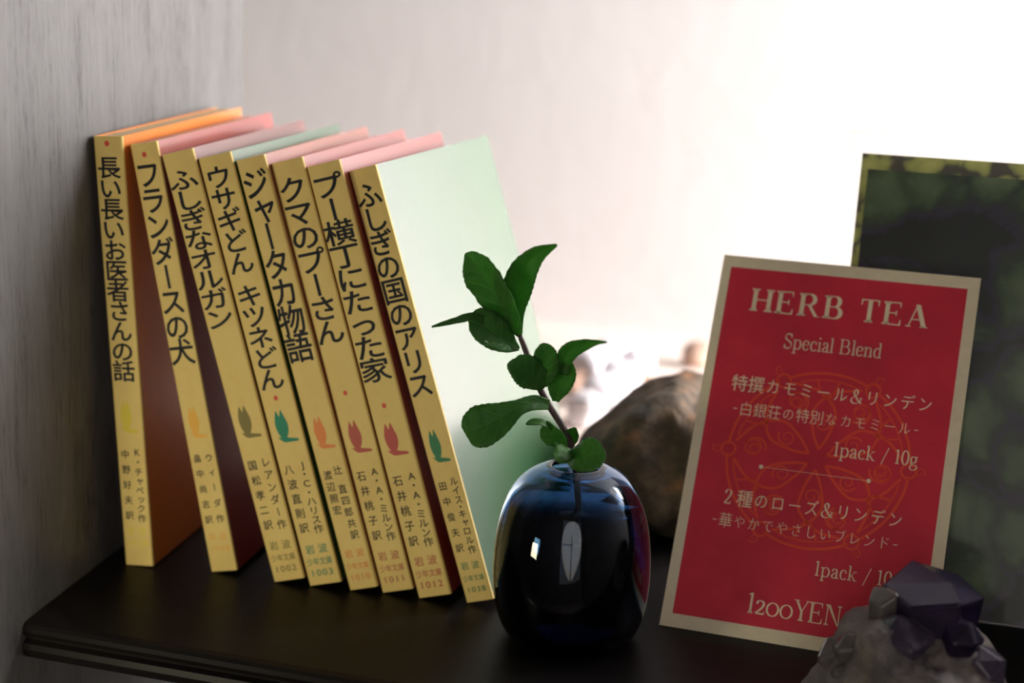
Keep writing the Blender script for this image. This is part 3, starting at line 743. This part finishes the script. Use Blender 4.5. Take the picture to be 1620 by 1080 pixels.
# ------------------------------------------------------------------ stones
def poly_rock(bm, planes, subdiv, nz=(), center=(0, 0, 0), sharp=14):
    """a lump bounded by planes [(normal, distance)], softened, then roughened by noise [(scale, amount)]"""
    bmesh.ops.create_icosphere(bm, subdivisions=subdiv, radius=1)
    P = [(Vector(n).normalized(), h) for n, h in planes]
    c = Vector(center)
    for q in bm.verts:
        d = q.co.normalized()
        s = sum((max(0, n.dot(d))/h)**sharp for n, h in P)**(1/sharp)
        p = d/s
        for sc_, am in nz:
            p += d*am*noise.noise(p*sc_+Vector((3.1, 7.7, 1.3)))
        q.co = p+c
a = N('brown_rock').set(Roughness=0.85)
v = a.tex()
f1 = a.noise(v, 55, 6, .65); f2 = a.noise(v, 130, 5, .7)
cr = a.ramp(f1, [(0.34, (0.014, 0.012, 0.008)), (0.47, (0.052, 0.034, 0.021)), (0.58, (0.095, 0.062, 0.038)), (0.68, (0.24, 0.105, 0.040))])
a.color(cr).bump(f2, .7, .003); M['rock'] = a.m
RC = Vector((-.1300, .690, .034))
pl = [((-.6, -.05, .8), .0315), ((0, -.25, 1), .0280), ((.06, 0, 1), .0255), ((-1, -.1, -.15), .0500), ((-.7, -.7, .15), .0450), ((.1, -1, .25), .0330), ((.7, -.7, .2), .043), ((1, 0, .15), .0480),
      ((.6, .1, .8), .050), ((0, 1, .1), .034), ((-.7, .7, .3), .042), ((.7, .7, .3), .045), ((0, 0, -1), .034), ((.1, -.7, -.7), .040), ((-.45, -.55, .75), .0375)]
bm = bmesh.new(); poly_rock(bm, pl, 5, [(38, .0045), (110, .0018), (260, .0007)], (0, 0, .034), 18)
for q in bm.verts:
    # knob on the crest and a worn groove down the front
    dx = (q.co.x+.006)/.0075; q.co.z += .0030*math.exp(-dx**4)*(q.co.z > .050)
    g = (q.co.x-(-.006)+.25*(q.co.z-.05))/.006
    if q.co.y < 0 and q.co.z < .066: q.co.y += .004*math.exp(-g*g)
    q.co.z = max(q.co.z, 0.0)
rock = tag(fin('rock', bm, M['rock'], None, True, (RC.x, RC.y, .0002)), 'rough brown rock lying on the shelf behind the vase and the price card', 'rock')

# amethyst cluster
AX, AY = -.0215, .5375
am = tag(empty('amethyst_cluster', (AX, AY, .0002)), 'rough amethyst cluster with dark violet points, in front of the price card', 'crystal')
a = N('amethyst_matrix').set(Roughness=0.5, Transmission_Weight=.15)
f1 = a.noise(a.tex(), 90, 6, .65)
a.color(a.ramp(f1, [(0.30, (0.035, 0.026, 0.042)), (0.5, (0.13, 0.11, 0.105)), (0.72, (0.24, 0.20, 0.175))])).bump(a.noise(a.tex(), 240, 5, .7), .6, .002)
M['matrix'] = a.m
def crystal_mat(name, c0, c1, tw):
    a = N(name).set(Roughness=0.24, Transmission_Weight=tw, IOR=1.54)
    a.b.inputs['Specular IOR Level'].default_value = .3
    return a.color(a.ramp(a.noise(a.tex(), 80, 4), [(0.35, c0), (0.65, c1)])).bump(a.noise(a.tex(), 300, 3), .12, .0006).m
M['am_dark'] = crystal_mat('dark_violet_quartz', (0.008, 0.005, 0.018), (0.022, 0.013, 0.045), .2)
M['am_mid'] = crystal_mat('violet_quartz', (0.045, 0.030, 0.070), (0.10, 0.08, 0.115), .35)
M['am_pale'] = crystal_mat('pale_smoky_quartz', (0.09, 0.075, 0.085), (0.17, 0.145, 0.135), .35)
pl = [((-1, -.1, .55), .0255), ((-.8, -.6, .3), .0265), ((-.2, -1, .15), .0245), ((.6, -.9, .2), .026), ((1, -.1, .35), .0270), ((.2, -.6, .8), .0190), ((-.5, 0, 1), .0215), ((.4, .1, 1), .0205), ((0, 1, .2), .024), ((.7, .7, .2), .027), ((-.7, .7, .2), .027), ((0, 0, -1), .016)]
bm = bmesh.new(); poly_rock(bm, pl, 5, [(75, .0040), (190, .0018), (420, .0007)], (0, 0, .016), 10)
for q in bm.verts: q.co.z = max(q.co.z, 0)
fin('matrix_rock', bm, M['matrix'], am, True)
def crystal(base, direc, r, ln, tip, mat, rot=0.0, seed=0):
    rnd = random.Random(seed); bm = bmesh.new()
    d = Vector(direc).normalized(); e = d.orthogonal().normalized(); g = d.cross(e); B = Vector(base)
    rad = [r*(1+rnd.uniform(-.16, .16)) for k in range(6)]
    rings = []
    for (h, s) in ((0, .9), (ln, 1.0)):
        rings.append([bm.verts.new(B+d*(h+(rnd.uniform(-.12, .12)*ln if h else 0))+s*rad[k]*(math.cos(rot+k*math.pi/3)*e+math.sin(rot+k*math.pi/3)*g)) for k in range(6)])
    apex = bm.verts.new(B+d*(ln+tip)+e*r*rnd.uniform(-.25, .25)+g*r*rnd.uniform(-.25, .25))
    bm.faces.new(rings[0][::-1])
    for k in range(6):
        bm.faces.new((rings[0][k], rings[0][(k+1) % 6], rings[1][(k+1) % 6], rings[1][k]))
        bm.faces.new((rings[1][k], rings[1][(k+1) % 6], apex))
    for q in bm.verts: q.co.z = max(q.co.z, .0004)
    bmesh.ops.recalc_face_normals(bm, faces=bm.faces[:])
    return bevel(fin('crystal_point', bm, mat, am), .0011, 3)
crystal((.004, .005, .018), (.06, -.05, 1), .0165, .026, .0035, M['am_dark'], .3, 1)
crystal((-.003, -.004, .016), (-.06, -.30, 1), .0110, .017, .006, M['am_mid'], .1, 2)
crystal((-.0095, .000, .016), (-.04, .0, 1), .0060, .024, .003, M['am_pale'], .6, 3)
crystal((.012, -.003, .020), (.35, -.30, 1), .0075, .016, .004, M['am_dark'], .4, 13)
crystal((-.0150, -.003, .010), (-.35, -.1, 1), .0075, .015, .004, M['am_pale'], .2, 14)
crystal((.007, -.006, .010), (.10, -.75, .65), .0125, .011, .005, M['am_mid'], .2, 4)
crystal((.019, -.002, .016), (.75, -.35, .8), .0075, .010, .006, M['am_mid'], .0, 5)
crystal((-.006, -.012, .008), (-.25, -.9, .45), .0105, .009, .006, M['am_pale'], .5, 6)
crystal((-.017, -.007, .010), (-.8, -.6, .6), .0085, .007, .005, M['am_pale'], .3, 7)
crystal((.016, -.011, .006), (.6, -.8, .35), .0085, .007, .005, M['am_pale'], .2, 8)
crystal((-.021, -.002, .014), (-.8, -.1, .9), .0070, .008, .004, M['am_pale'], .0, 9)
crystal((.004, -.016, .004), (.05, -1, .25), .0085, .006, .004, M['am_pale'], .4, 10)
crystal((.024, .004, .008), (1, .0, .35), .0080, .004, .003, M['am_pale'], .1, 11)

# pale quartz stones lying on the ledge, out of focus
a = N('white_quartz').set(Roughness=0.35)
a.color(a.ramp(a.noise(a.tex(), 60, 4), [(0.3, (0.66, 0.62, 0.68)), (0.7, (0.86, 0.84, 0.87))])); M['quartz'] = a.m
M['tan_stone'] = plain('tan_stone', (0.36, 0.23, 0.17), 0.8, 0.25, 50)
rnd = random.Random(5)
def pebble(px, py, r, y, mat, name, label, cat, group, k):
    p = at(px, py, y)
    pls = []
    for q in range(13):
        n = Vector((rnd.gauss(0, 1), rnd.gauss(0, 1), rnd.gauss(0, 1))).normalized(); pls.append((n, r*rnd.uniform(.78, 1.1)))
    pls += [((0, 0, -1), r*.7), ((0, 0, 1), r*.9), ((1, 0, 0), r), ((-1, 0, 0), r), ((0, 1, 0), r), ((0, -1, 0), r)]
    bm = bmesh.new(); poly_rock(bm, pls, 3, [(40, r*.08)], (0, 0, 0), 12)
    zmin = min(q.co.z for q in bm.verts)
    for q in bm.verts: q.co.z -= zmin
    o = fin(name, bm, mat, None, True, (p.x, p.y, LZ+.0002))
    return tag(o, label, cat, group)
P_ = [ # px, py of the stone's foot region, size, depth, colour, label
 (930, 640, .0115, .865, 'quartz', 'nearest and brightest white stone on the ledge, just right of the mint stem'),
 (958, 610, .0125, .905, 'quartz', 'white stone in the middle of the ledge, left of a small brownish stone'),
 (985, 598, .0120, .935, 'quartz', 'white stone on the ledge right above the slope of the brown rock'),
 (925, 590, .0130, .955, 'quartz', 'white stone at the back of the ledge beside the curled mint leaf'),
 (968, 575, .0125, .985, 'quartz', 'white stone at the back of the ledge in the middle of the pale heap'),
 (1004, 578, .0110, .985, 'quartz', 'rightmost white stone of the pale heap on the ledge'),
 (905, 606, .0085, .925, 'tan', 'small brownish stone at the left end of the white stones on the ledge'),
 (1014, 606, .0080, .950, 'tan', 'small brownish stone close above the left slope of the brown rock'),
 (1098, 600, .0100, 1.02, 'tan', 'larger orange tan stone on the ledge behind the crest of the brown rock'),
]
for k, (px, py, r, y, c, lab) in enumerate(P_):
    pebble(px, py, r, y, M['quartz'] if c == 'quartz' else M['tan_stone'], 'stone', lab, 'stone', 'stones on the pale ledge', k)
